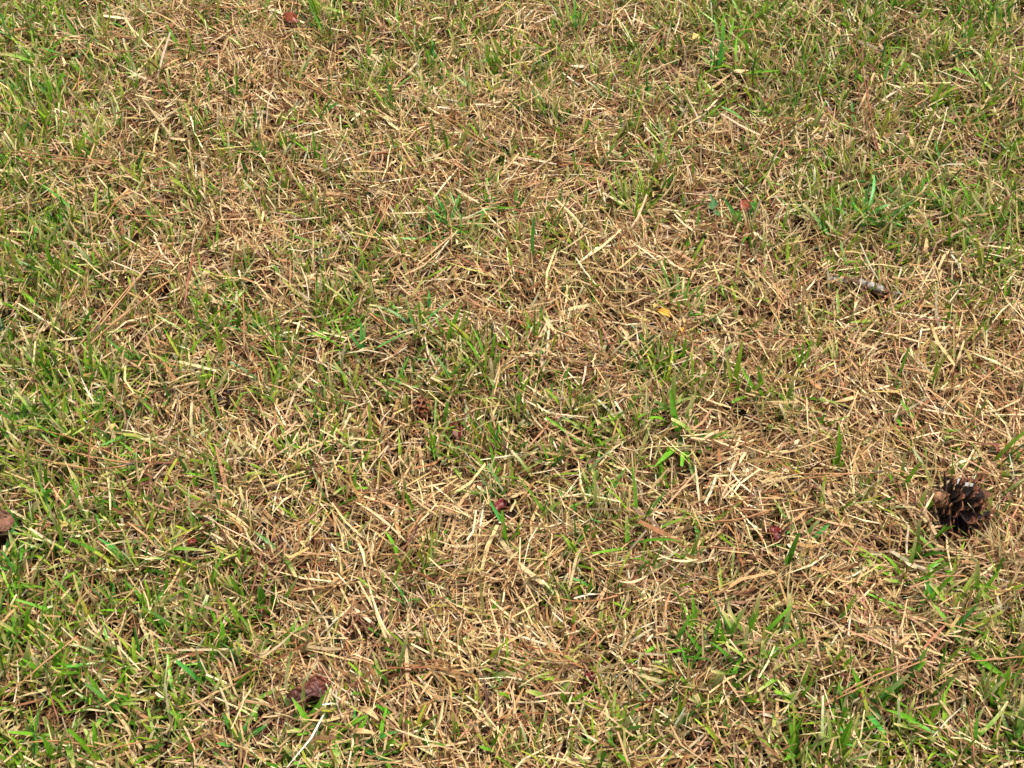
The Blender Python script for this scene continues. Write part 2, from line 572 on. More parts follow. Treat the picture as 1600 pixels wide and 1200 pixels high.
# --- the big pine cone
def scale_mesh(name, L, W, T, mats, tip_len=0.3, curl=0.25):
    """one woody cone scale: narrow claw, broad spoon, thickened end with a small spine"""
    V, F, mi = [], [], []
    prof = [(0.0, 0.30, 0.5), (0.30, 0.55, 0.45), (0.62, 0.92, 0.5), (0.85, 1.0, 1.0), (1.0, 0.62, 0.9)]
    for s, wv, tv in prof:
        z = curl * L * s * s
        for u in (-1, -0.45, 0.45, 1):
            dz = -0.18 * W * (u * u)
            V.append((s * L - (0.06 * L if abs(u) == 1 and s > 0.9 else 0), u * W * 0.5 * wv, z + dz + T * 0.5 * tv * (0.5 if abs(u) == 1 else 1)))
            V.append((s * L, u * W * 0.5 * wv, z + dz - T * 0.5 * tv * (0.5 if abs(u) == 1 else 1)))
    for i in range(len(prof) - 1):
        a, b = i * 8, (i + 1) * 8
        m = 1 if prof[i][0] >= 1 - tip_len - 0.1 else 0
        for k in range(3):
            F.append((a + 2 * k, b + 2 * k, b + 2 * k + 2, a + 2 * k + 2)); mi.append(m)
            F.append((a + 2 * k + 1, a + 2 * k + 3, b + 2 * k + 3, b + 2 * k + 1)); mi.append(m)
        F.append((a, a + 1, b + 1, b)); mi.append(m)
        F.append((a + 6, b + 6, b + 7, a + 7)); mi.append(m)
    e = (len(prof) - 1) * 8
    for k in range(3):
        F.append((e + 2 * k, e + 2 * k + 1, e + 2 * k + 3, e + 2 * k + 2)); mi.append(1)
    # spine
    n = len(V)
    V += [(L * 0.97, -W * 0.07, curl * L + T * 0.4), (L * 0.97, W * 0.07, curl * L + T * 0.4), (L * 0.93, 0, curl * L + T * 0.75), (L * 1.13, 0, curl * L + T * 0.8)]
    F += [(n, n + 1, n + 3), (n + 1, n + 2, n + 3), (n + 2, n, n + 3)]; mi += [1, 1, 1]
    me = bpy.data.meshes.new(name)
    me.from_pydata(V, [], F)
    for m in mats:
        me.materials.append(m)
    me.polygons.foreach_set('material_index', mi)
    me.update()
    return me


def make_cone(root, axis_dir, length, rad, n, open0, open1, mats, core_mat, seed, scl, wild=0.14):
    rnd = random.Random(seed)
    q = axis_dir.normalized().to_track_quat('Z', 'Y')
    pts = []; rr = []
    for i in range(9):
        s = i / 8
        pts.append(q @ Vector((0, 0, s * length * 0.92)))
        rr.append(rad * (0.34 * (1 - s) ** 0.7 + 0.05) * (0.9 + 0.2 * rnd.random()))
    V, F = tube_mesh(pts, rr, 9)
    mesh_obj('core', V, F, core_mat, root)
    protos = [scale_mesh('scale', 1, sw, sth, mats, 0.06, cu) for sw, sth, cu in scl]
    for i in range(n):
        s = (i + 0.5) / n
        an = i * 2.399963 + rnd.uniform(-0.12, 0.12)
        size = rad * (0.62 + 0.55 * math.sin(math.pi * min(1, s * 1.15 + 0.12))) * rnd.uniform(1 - 2 * wild if wild > 0.2 else 0.88, 1.12)
        if s > 0.9:
            size *= 0.75
        el = open0 + (open1 - open0) * s + rnd.uniform(-wild, wild)     # angle up from the plane across the axis
        o = link(bpy.data.objects.new('scale', protos[rnd.randrange(len(protos))]), root)
        d = Vector((math.cos(an) * math.cos(el), math.sin(an) * math.cos(el), math.sin(el)))
        up = Vector((-math.cos(an) * math.sin(el), -math.sin(an) * math.sin(el), math.cos(el)))
        sd_ = up.cross(d)
        m = Matrix((d, sd_, up)).transposed().to_4x4()
        tw = Matrix.Rotation(rnd.uniform(-0.2, 0.2), 4, 'X')
        base = Vector((math.cos(an), math.sin(an), 0)) * rad * 0.16 * (1 - s) + Vector((0, 0, length * (0.05 + 0.86 * s)))
        o.matrix_local = q.to_matrix().to_4x4() @ Matrix.Translation(base) @ m @ tw @ Matrix.Scale(size, 4)
    return q


A = ground_at(1468, 780, 0.022); B = ground_at(1540, 816, 0.012)
axis_v = B - A
cone = empty('pine_cone', A)
q = make_cone(cone, axis_v, axis_v.length * 0.94, 0.0345, 135, -0.35, 0.95, [M_CONE, M_CONE_TIP], M_CONE_CORE, 3,
              [(0.34, 0.06, 0.15), (0.40, 0.055, 0.25), (0.25, 0.06, 0.05), (0.36, 0.05, -0.1)], 0.22)
# broken stalk end facing out at the base
V, F = tube_mesh([q @ Vector((0, 0, z)) for z in (-0.010, -0.006, 0.0, 0.006)], [0.005, 0.008, 0.010, 0.011], 10)
mesh_obj('stalk_end', V, F, M_CONE_CORE, cone)
for px, py, sz in ((1500, 753, 0.0048), (1511, 757, 0.0032), (1518, 758, 0.0028)):
    p = ground_at(px, py, 0.045) - A
    Vv = [p + Vector((random.uniform(-1, 1), random.uniform(-1, 1), random.uniform(-0.3, 0.6))) * sz for _ in range(4)]
    Vv = [p + Vector(v) * sz for v in ((-1, -.6, 0), (.2, -1.0, .3), (.9, .5, .5), (-.5, .8, .4), (0, 0, -.8))]
    mesh_obj('resin_fleck', Vv, [(0, 1, 2, 3), (1, 0, 4), (2, 1, 4), (3, 2, 4), (0, 3, 4)], M_RESIN, cone, False)
tag(cone, 'open dark brown pine cone lying on its side in tan straw', 'pine cone')
LAND.append((cone.location.copy(), 'the large dark pine cone'))

# --- little coppery cone
A = ground_at(657, 620, 0.016); B = ground_at(665, 648, 0.014)
sc = empty('small_cone', A)
make_cone(sc, B - A, 0.030, 0.0135, 46, 0.55, 1.15, [M_COPPER, M_COPPER], M_WOOD, 8, [(0.62, 0.16, 0.05), (0.7, 0.14, 0.1)])
tag(sc, 'small glossy copper-brown scaly cone piece sunk among straw', 'cone piece')
LAND.append((sc.location.copy(), 'the small copper cone piece'))


# --- leaves
def leaf(name, pts, width, mat, label, cat, group=None, curl=0.5, bend=0.3, wav=0.12, tilt=0.0, lift=0.02, nu=12, nv=6, shape='oval', stem=True, seed=0, up=None, thick=0.0005, rib=0.0):
    """a leaf whose midline runs between two photograph places; curl cups it, wav crumples it"""
    rnd = random.Random(seed + int(pts[0][0]))
    a = ground_at(pts[0][0], pts[0][1], lift); c = ground_at(pts[1][0], pts[1][1], lift + (up or 0))
    L = (c - a).length
    d = (c - a).normalized()
    side = d.cross(Vector((0, 0, 1))).normalized()
    side = Quaternion(d, tilt) @ side
    n = side.cross(d)
    o0 = empty(name, a)
    V, F = [], []
    for i in range(nu + 1):
        s = i / nu
        if shape == 'oval':
            wv = math.sin(math.pi * min(1, s * 0.96 + 0.02)) ** 0.75
        elif shape == 'torn':
            wv = (0.75 + 0.25 * math.sin(s * 9 + seed)) * (0.35 + 0.65 * math.sin(math.pi * min(1, s * 0.8 + 0.18)))
        else:
            wv = math.sin(math.pi * (s * 0.9 + 0.06)) ** 0.5
        mid = d * (L * s) + n * (bend * L * (s - s * s) * 2)
        for j in range(nv + 1):
            u = j / nv * 2 - 1
            ang = curl * abs(u)
            hw = width * 0.5 * wv
            k = (fbm(np.array(s * 7.0 + seed * 3.1), np.array(u * 3.0), 40 + seed, 3) - 0.5) * 4 * wav * width + (rnd.uniform(-1, 1) * 0.15 * wav * width)
            if rib:
                k += rib * width * abs(math.sin(s * 16 + u * u * 3 + seed))
            k = float(k)
            k2 = wav * width * math.sin(s * 11 + u * 3 + seed) * abs(u)
            off = side * (hw * u * math.cos(ang * 0.8)) + n * (hw * abs(u) * math.sin(ang)) + n * (0.5 * k + k2) + side * (k * 0.3)
            V.append(mid + off)
    for i in range(nu):
        for j in range(nv):
            p = i * (nv + 1) + j
            F.append((p, p + 1, p + nv + 2, p + nv + 1))
    b = mesh_obj('leaf_blade', V, F, mat, o0)
    md = b.modifiers.new('thickness', 'SOLIDIFY'); md.thickness = thick; md.offset = 0
    if stem:
        mid = [d * (L * s) + n * (bend * L * (s - s * s) * 2 + 0.0006) for s in (-0.22, -0.08, 0.1, 0.3, 0.5, 0.7, 0.92)]
        Vt, Ft = tube_mesh(mid, [0.0006, 0.0006, 0.0006, 0.0005, 0.0004, 0.0003, 0.0002], 5)
        mesh_obj('midrib', Vt, Ft, mat, b)
    tag(o0, label, cat, group)
    LAND.append((a.lerp(c, 0.5), None))
    return o0


RG = 'red leaf scraps in the lawn'
leaf('red_leaf', ((708, 656), (718, 690)), 0.016, M_RED, 'dark wine-red leaf scrap beside the small copper cone piece', 'leaf', RG, lift=0.016, seed=1)
leaf('red_leaf', ((773, 803), (792, 784)), 0.017, M_RED, 'dark red folded leaf tucked under straw near a bleached straw tangle', 'leaf', RG, 0.9, lift=0.016, seed=2)
leaf('red_leaf', ((482, 742), (500, 750)), 0.014, M_REDBRIGHT, 'small cherry-red leaf scrap under a brown shrivelled leaf tip', 'leaf', RG, lift=0.015, seed=3)
leaf('red_leaf', ((443, 24), (466, 36)), 0.020, M_REDBRIGHT, 'brick-red flat leaf piece in pale straw near two tan husks', 'leaf', RG, 0.2, lift=0.022, tilt=0.4, seed=4)
leaf('red_leaf', ((1207, 822), (1216, 846)), 0.016, M_RED, 'dark red leaf scrap in straw between the pine cone and a rust needle', 'leaf', RG, 0.6, lift=0.018, seed=5)
leaf('red_leaf', ((1158, 336), (1170, 312)), 0.017, M_REDBRIGHT, 'rust-red leaf partly under a broad rounded green leaf', 'leaf', RG, 0.4, lift=0.014, seed=6)
leaf('red_leaf', ((1174, 322), (1180, 340)), 0.010, M_RED, 'narrow red leaf sliver beside the rust-red leaf', 'leaf', RG, 0.4, lift=0.014, seed=16)
leaf('red_leaf', ((292, 853), (308, 846)), 0.009, M_REDBRIGHT, 'tiny curled red leaf in green turf', 'leaf', RG, 1.1, lift=0.022, seed=7)
leaf('red_leaf', ((912, 1066), (930, 1056)), 0.014, M_RED, 'crinkled crimson leaf scrap among pale crossed straw', 'leaf', RG, 0.8, wav=0.25, lift=0.018, seed=8)
leaf('red_leaf', ((1554, 693), (1560, 707)), 0.009, M_REDBRIGHT, 'tiny red leaf chip in straw above the pine cone', 'leaf', RG, 0.5, lift=0.020, seed=9)
leaf('red_leaf', ((262, 48), (274, 40)), 0.011, M_RUST, 'small rusty red leaf scrap in short pale straw', 'leaf', RG, 0.6, lift=0.018, seed=10)
leaf('red_leaf', ((1342, 1093), (1352, 1086)), 0.011, M_RUST, 'small rust-brown curled leaf against a long pine needle pair', 'leaf', RG, 0.9, lift=0.022, seed=11)
leaf('brown_leaf', ((478, 733), (505, 738)), 0.013, M_DEADLEAF, 'brown shrivelled leaf tip above a cherry-red scrap', 'leaf', None, 0.9, lift=0.020, wav=0.2, seed=12)
leaf('brown_leaf', ((-48, 842), (21, 812)), 0.052, M_DEADLEAF, 'large pinkish brown dead leaf with ridged veins', 'leaf', None, 0.30, 0.2, 0.05, lift=0.030, nu=48, nv=20, seed=13, shape='torn', thick=0.0008, rib=0.09)
LAND[-1] = (LAND[-1][0], 'the large pinkish brown leaf')
leaf('crumpled_leaf', ((456, 1098), (514, 1064)), 0.032, M_CRUMPLED, 'crumpled red-brown and purple-black dead leaf resting on straw', 'leaf', None, 0.25, 0.10, 0.13, lift=0.022, nu=34, nv=20, seed=14, shape='torn', thick=0.001, rib=0.10)
LAND[-1] = (LAND[-1][0], 'the crumpled red-brown leaf')
yl = leaf('yellow_leaf', ((1029, 485), (1048, 494)), 0.013, M_YELLOW, 'folded golden yellow leaf beside a green grass tuft', 'leaf', None, 0.3, 0.1, 0.06, lift=0.024, seed=15, shape='broad')
LAND[-1] = (LAND[-1][0], 'the golden yellow leaf')
Vp = [(0.000, -0.004, -0.002), (0.010, -0.006, 0.001), (0.012, -0.016, -0.002), (0.003, -0.018, -0.005), (0.006, -0.011, 0.001)]
mesh_obj('folded_lobe', [Vector(v) for v in Vp], [(0, 1, 4), (1, 2, 4), (2, 3, 4), (3, 0, 4)], M_PALEYELLOW, yl)
leaf('yellow_leaf', ((1021, 482), (1026, 475)), 0.006, M_PALEYELLOW, 'tiny pale yellow-green leaf chip by the golden leaf', 'leaf', None, 0.3, lift=0.024, seed=21)
leaf('yellow_leaf', ((1061, 523), (1068, 512)), 0.005, M_YELLOW, 'narrow orange leaf splinter below the golden leaf', 'leaf', None, 0.3, lift=0.024, seed=22)
leaf('yellow_leaf', ((174, 672), (180, 662)), 0.006, M_PALEYELLOW, 'small pale yellow leaf scrap on a broad green blade in turf', 'leaf', None, 0.6, lift=0.040, seed=23)
leaf('husk', ((1082, 64), (1092, 55)), 0.013, M_PALEYELLOW, 'pale orange papery husk beside a large bright green tuft', 'husk', None, 0.7, lift=0.024, seed=24, stem=False)
leaf('green_leaf', ((1171, 317), (1184, 333)), 0.011, M_LEAFGREEN, 'broad rounded glossy green leaf over a rust-red leaf', 'leaf', None, 0.5, lift=0.034, seed=25)

clover = empty('small_weed', ground_at(1113, 330, 0.0))
for k, (ax, ay, bx_, by_, wd) in enumerate(((1114, 327, 1107, 319, 0.010), (1115, 326, 1117, 312, 0.009), (1117, 329, 1123, 338, 0.010), (1116, 322, 1108, 300, 0.004))):
    a = ground_at(ax, ay, 0.028) - clover.location; c = ground_at(bx_, by_, 0.036) - clover.location
    d = (c - a); sdv = d.cross(Vector((0, 0, 1))).normalized()
    V, F = [], []
    for i in range(7):
        s = i / 6; wv = math.sin(math.pi * min(1, s * .9 + 0.06)) ** 0.7
        for u in (-1, -.5, 0, .5, 1):
            V.append(a + d * s + sdv * (u * wv * wd * 0.5) + Vector((0, 0, abs(u) * 0.0016)))
    for i in range(6):
        for j in range(4):
            F.append((i * 5 + j, i * 5 + j + 1, i * 5 + j + 6, i * 5 + j + 5))
    mesh_obj('leaflet', V, F, M_CLOVER, clover)
V, F = tube_mesh([Vector((0, 0, -0.003)), Vector((0.001, 0.002, 0.014)), ground_at(1115, 326, 0.028) - clover.location], [0.0008] * 3, 5)
mesh_obj('stem', V, F, M_CLOVER, clover)
tag(clover, 'small weed with oval blue-green leaflets in straw', 'weed')

# dark clump of small flakes sunk in a gap
deb = empty('dark_clump', ground_at(349, 622, 0.004))
for k in range(7):
    a = Vector((random.uniform(-.012, .012), random.uniform(-.010, .010), random.uniform(0.002, .012)))
    r_ = random.uniform(0.004, 0.008)
    Vv = [a + Vector((x_ * random.uniform(.6, 1.2), y_ * random.uniform(.6, 1.2), z_ * random.uniform(.4, .9))) * r_ for x_, y_, z_ in
          ((1, 0, 0), (-1, 0, 0), (0, 1, 0), (0, -1, 0), (0, 0, 1), (0, 0, -1))]
    mesh_obj('flake', Vv, [(0, 2, 4), (2, 1, 4), (1, 3, 4), (3, 0, 4), (2, 0, 5), (1, 2, 5), (3, 1, 5), (0, 3, 5)], M_CONE, deb, False)
tag(deb, 'dark crumbly clump in a hollow of the turf', 'bark')

# --- the grey twig
path = [(1294, 437), (1308, 436), (1324, 438), (1342, 441), (1354, 445), (1366, 448), (1378, 453), (1392, 459), (1404, 462), (1418, 467)]
tpts = [ground_at(a, b, 0.015 + 0.002 * math.sin(i * 1.7)) for i, (a, b) in enumerate(path)]
twig = empty('twig', tpts[0])
rel = [p - tpts[0] for p in tpts]
V, F = tube_mesh(rel, [0.0018, 0.0030, 0.0034, 0.0036, 0.0034, 0.0040, 0.0042, 0.0036, 0.0038, 0.0020], 8)
mesh_obj('stick', V, F, M_WOOD, twig)


def bark_piece(i0, i1, r):
    pts = [rel[i0].lerp(rel[i1], t / 5) if i1 - i0 == 1 else rel[i0] + (rel[i1] - rel[i0]) * t / 5 for t in range(6)]
    V, F = [], []
    n = len(pts)
    d = (pts[-1] - pts[0]).normalized(); a = d.cross(Vector((0, 0, 1))).normalized(); b = a.cross(d)
    for i, p in enumerate(pts):
        for k in range(9):
            an = R(-25 + 230 * k / 8) + random.uniform(-.08, .08)
            rr = r * random.uniform(0.9, 1.16) * (0.85 if i in (0, n - 1) else 1)
            V.append(p + (a * math.cos(an) + b * math.sin(an)) * rr)
    for i in range(n - 1):
        for k in range(8):
            F.append((i * 9 + k, i * 9 + k + 1, (i + 1) * 9 + k + 1, (i + 1) * 9 + k))
    o = mesh_obj('bark', V, F, M_BARK, twig)
    md = o.modifiers.new('thickness', 'SOLIDIFY'); md.thickness = 0.0012


bark_piece(0, 2, 0.0034); bark_piece(3, 4, 0.0040); bark_piece(4, 5, 0.0044); bark_piece(5, 6, 0.0050); bark_piece(7, 9, 0.0040)
tag(twig, 'short grey twig with peeling bark half buried in straw', 'twig')
LAND.append((tpts[5], 'the grey twig'))

# --- pine needles: each entry is one fallen bundle; a list of needles, each through three photograph places
NEEDLES = [
    ('two rust needles lying straight across dark green turf edge', 0, [(0, 237, 90, 243, 178, 255), (0, 240, 100, 250, 172, 256)]),
    ('single rust needle across thick green blades', 0, [(50, 54, 95, 57, 135, 60)]),
    ('short rust needle pair over pale straw', 0, [(158, 82, 192, 80, 228, 80), (150, 62, 180, 57, 215, 60)]),
    ('single arched needle bowed over green turf', 0, [(122, 142, 127, 105, 145, 66)]),
    ('long straight rust needle pair crossing at a slant beside a parallel single', 0, [(257, 386, 190, 462, 114, 551), (255, 388, 196, 459, 150, 516)]),
    ('single slanting rust needle parallel to a longer pair', 0, [(272, 434, 200, 487, 126, 552), (240, 458, 190, 494, 130, 548)]),
    ('three spread needles joined at one dark tip in green turf', 0, [(14, 663, 110, 684, 203, 724), (36, 680, 120, 708, 203, 724), (10, 696, 120, 730, 203, 724)]),
    ('long rust needle pair running past short bunches of straw', 0, [(444, 121, 500, 143, 572, 180), (446, 119, 520, 156, 560, 176)]),
    ('slanting rust needle pair over dense tan straw', 0, [(662, 160, 715, 193, 800, 250), (668, 168, 730, 210, 770, 232)]),
    ('two upright orange needles leaning together in dry straw', 0, [(606, 298, 588, 340, 568, 388), (618, 300, 592, 350, 562, 400)]),
    ('orange-brown needle bent beside a deep green tuft', 0, [(688, 306, 703, 345, 705, 388)]),
    ('dark reddish needle standing upright in turf by spread needles', 1, [(148, 650, 141, 690, 139, 735)]),
    ('dark red needle pair leaning in straw', 1, [(301, 400, 292, 445, 288, 480), (306, 395, 296, 430, 290, 470)]),
    ('single thin upright needle in pale straw', 0, [(379, 455, 381, 500, 381, 548)]),
    ('two needles lying along dead straw near a bluish tuft', 0, [(825, 36, 855, 52, 890, 72), (900, 141, 930, 158, 970, 180)]),
    ('rust needle pair ending by a bare thatch hollow', 0, [(872, 160, 905, 178, 935, 195)]),
    ('long dark brown needle trio standing across tall turf', 1, [(1347, 70, 1350, 120, 1362, 190), (1338, 130, 1356, 190, 1372, 240), (1357, 115, 1358, 165, 1376, 248)]),
    ('straight rust needles with a dark sheath lying toward the pine cone', 0, [(1232, 741, 1300, 740, 1376, 738), (1236, 752, 1300, 743, 1376, 738)]),
    ('thin red needle lying flat under a green blade', 0, [(1058, 855, 1110, 855, 1168, 858)]),
    ('rust needle pair in coarse straw beside leaning green blades', 0, [(1112, 818, 1160, 810, 1205, 796), (1100, 815, 1150, 812, 1200, 800)]),
    ('long rust needle pair slanting over broad green blades', 0, [(1280, 1109, 1340, 1076, 1448, 1030), (1284, 1106, 1350, 1064, 1440, 1028)]),
    ('single rust needle lying level in mixed turf', 0, [(1488, 1036, 1540, 1032, 1600, 1026)]),
    ('long single needle slanting over mown green turf', 0, [(0, 1098, 60, 1043, 122, 994)]),
    ('level rust needle pair low in green turf', 0, [(25, 1166, 80, 1158, 152, 1168), (160, 1178, 205, 1162, 246, 1158)]),
    ('short reddish needle leaning in turf shade', 1, [(74, 1074, 84, 1104, 92, 1134)]),
    ('red needle standing in short straw and turf', 1, [(1512, 1105, 1518, 1145, 1522, 1192)]),
    ('level pair of rust needles over short pale straw', 0, [(328, 6, 365, 12, 412, 14), (300, 4, 350, 12, 400, 8)]),
    ('short orange needle leaning over dark straw hollow', 0, [(630, 388, 655, 372, 690, 356)]),
    ('long slanting needle over bright straw', 0, [(1480, 640, 1540, 590, 1600, 545)]),
    ('level orange needles over bright tan straw', 0, [(1000, 470, 1090, 448, 1190, 432), (1140, 535, 1200, 528, 1262, 536)]),
    ('slanting dark needles bunched in coarse straw', 1, [(1130, 800, 1175, 775, 1215, 768), (1148, 812, 1180, 790, 1216, 774)]),
    ('rust needle crossing pale straw above a red leaf', 0, [(540, 790, 580, 782, 640, 800)]),
    ('leaning rust needle in green turf corner', 0, [(1594, 140, 1585, 175, 1598, 210)]),
    ('thin rust needle across short green blades', 0, [(1450, 262, 1400, 258, 1350, 272)]),
    ('level thin needle through crowded tan stubble', 0, [(180, 330, 235, 338, 296, 330)]),
    ('rust needle crossing dry straw beside bright tuft', 0, [(1040, 40, 1010, 80, 995, 130)]),
    ('slanting needle in low dense straw', 0, [(690, 440, 730, 470, 790, 490)]),
    ('thin dark needle in straw below the grey twig', 1, [(1380, 520, 1430, 500, 1490, 505)]),
    ('orange needle low among the crossing straw', 0, [(860, 930, 910, 940, 965, 930)]),
    ('rust needle lying toward the pine cone from bright straw', 0, [(1410, 930, 1455, 905, 1510, 900)]),
]
for k, (lab, dark, nd) in enumerate(NEEDLES):
    mt = M_NEEDLE_DARK if dark else M_NEEDLE
    lift = 0.036 if k not in (18, 23, 29, 30) else 0.026
    p0 = ground_at(nd[0][4], nd[0][5], lift)
    root = empty('pine_needles' if len(nd) > 1 else 'pine_needle', p0)
    for j, (x0, y0, x1, y1, x2, y2) in enumerate(nd):
        a = ground_at(x0, y0, lift - 0.006); b = ground_at(x1, y1, lift + 0.003); c = ground_at(x2, y2, lift - 0.003)
        pts = [p - p0 for p in bez(a, b, c, 10)]
        pts = [p + Vector((random.uniform(-1, 1), random.uniform(-1, 1), random.uniform(-1, 1))) * 0.0005 for p in pts]
        rad = [0.0005] + [0.00095] * 7 + [0.0011] * 3
        V, F = tube_mesh(pts, rad, 5)
        mesh_obj('needle', V, F, mt, root)
    if k in (6, 4, 17, 20):
        d = (pts[-1] - pts[-3]).normalized()
        V, F = tube_mesh([pts[-1] - d * 0.012, pts[-1], pts[-1] + d * 0.004], [0.0016, 0.0019, 0.0012], 6)
        mesh_obj('sheath', V, F, M_SHEATH, root)
    tag(root, lab, 'pine needle', 'fallen pine needles')

# --- bleached straws and husks that stand out
STRAWS = [
    ('bright bleached curled straw above a deep green tuft', 0, 0.0050, (710, 293, 728, 306, 750, 318)),
    ('pale level straw with a swollen end over brown thatch', 0, 0.0040, (604, 334, 640, 333, 682, 331)),
    ('long pale straw slanting over reddish thatch', 0, 0.0036, (552, 783, 590, 806, 634, 846)),
    ('pale straw slanting across brown stubble', 0, 0.0032, (574, 905, 592, 962, 612, 996)),
    ('long bleached straw slanting by the grassy right margin', 0, 0.0030, (1372, 65, 1395, 52, 1420, 42)),
    ('pale straw leaning against the pine cone base', 0, 0.0032, (1440, 806, 1450, 787, 1461, 768)),
    ('broad tan husk curled open in straw', 1, 0.0085, (560, 1108, 576, 1112, 592, 1126)),
    ('curled brown husk lying below the crumpled leaf', 1, 0.0080, (548, 1144, 568, 1143, 588, 1147)),
    ('short upright tan husk beside a green turf gap', 1, 0.0060, (537, 1108, 536, 1096, 540, 1086)),
    ('broad tan husk leaf folded in tan straw', 1, 0.0075, (512, 918, 522, 908, 532, 902)),
    ('tan oval husk beside a brick-red leaf', 1, 0.0085, (649, 34, 657, 38, 666, 45)),
    ('pale tan husk blade in straw under green blades', 1, 0.0075, (555, 56, 563, 61, 572, 68)),
    ('broad tan blade lying flat in bright straw', 1, 0.0080, (1298, 630, 1318, 626, 1338, 620)),
    ('short white straw chip in bright straw', 0, 0.0055, (1236, 698, 1243, 692, 1250, 687)),
    ('pale broad straw lying under yellow-green blades', 0, 0.0050, (1412, 876, 1420, 882, 1430, 888)),
    ('folded tan blade in dense pale straw', 1, 0.0070, (1398, 1010, 1410, 1002, 1424, 992)),
    ('white bent straw over a dark thatch gap', 0, 0.0034, (960, 905, 985, 910, 1010, 900)),
    ('pale branching straw across a bare hollow', 0, 0.0034, (1085, 190, 1105, 172, 1130, 145)),
    ('pale curved straw lying on green blades', 0, 0.0028, (46, 100, 48, 130, 54, 145)),
    ('tan pointed husk standing in green turf', 1, 0.0060, (1418, 208, 1424, 220, 1428, 234)),
    ('tan leaf husk in straw beside bluish blades', 1, 0.0070, (1442, 400, 1446, 388, 1448, 372)),
    ('pale straw slanting down bright thatch', 0, 0.0032, (1085, 715, 1090, 760, 1095, 805)),
    ('long pale straws bundle lying level in tan thatch', 0, 0.0040, (1022, 862, 1055, 876, 1090, 874)),
    ('bent bleached straw by the yellow-green sprig', 0, 0.0030, (120, 22, 128, 40, 136, 44)),
]
for lab, husk, wd, (x0, y0, x1, y1, x2, y2) in STRAWS:
    wd *= 0.75
    a = ground_at(x0, y0, 0.024); b = ground_at(x1, y1, 0.034); c = ground_at(x2, y2, 0.026)
    pts = [p - a for p in bez(a, b, c, 8)]
    V, F = [], []
    for i, p in enumerate(pts):
        t = (pts[min(i + 1, 8)] - pts[max(i - 1, 0)]).normalized()
        sdv = t.cross(Vector((0, 0, 1))).normalized(); nv_ = sdv.cross(t)
        sdv = Quaternion(t, 0.5 * math.sin(i * 0.5 + x0)) @ sdv
        hw = wd * 0.5 * (0.35 + 0.65 * math.sin(math.pi * (i / 8 * 0.85 + 0.1)))
        for u in (-1, -0.4, 0.4, 1):
            V.append(p + sdv * hw * u + nv_ * (hw * 0.55 * u * u))
    for i in range(8):
        for j in range(3):
            F.append((i * 4 + j, i * 4 + j + 1, i * 4 + j + 5, i * 4 + j + 4))
    o = mesh_obj('dry_husk' if husk else 'dry_straw', V, F, M_HUSK if husk else M_PALE)
    o.location = a
    md = o.modifiers.new('thickness', 'SOLIDIFY'); md.thickness = 0.0004
    tag(o, lab, 'husk' if husk else 'straw', 'bleached straws and husks')

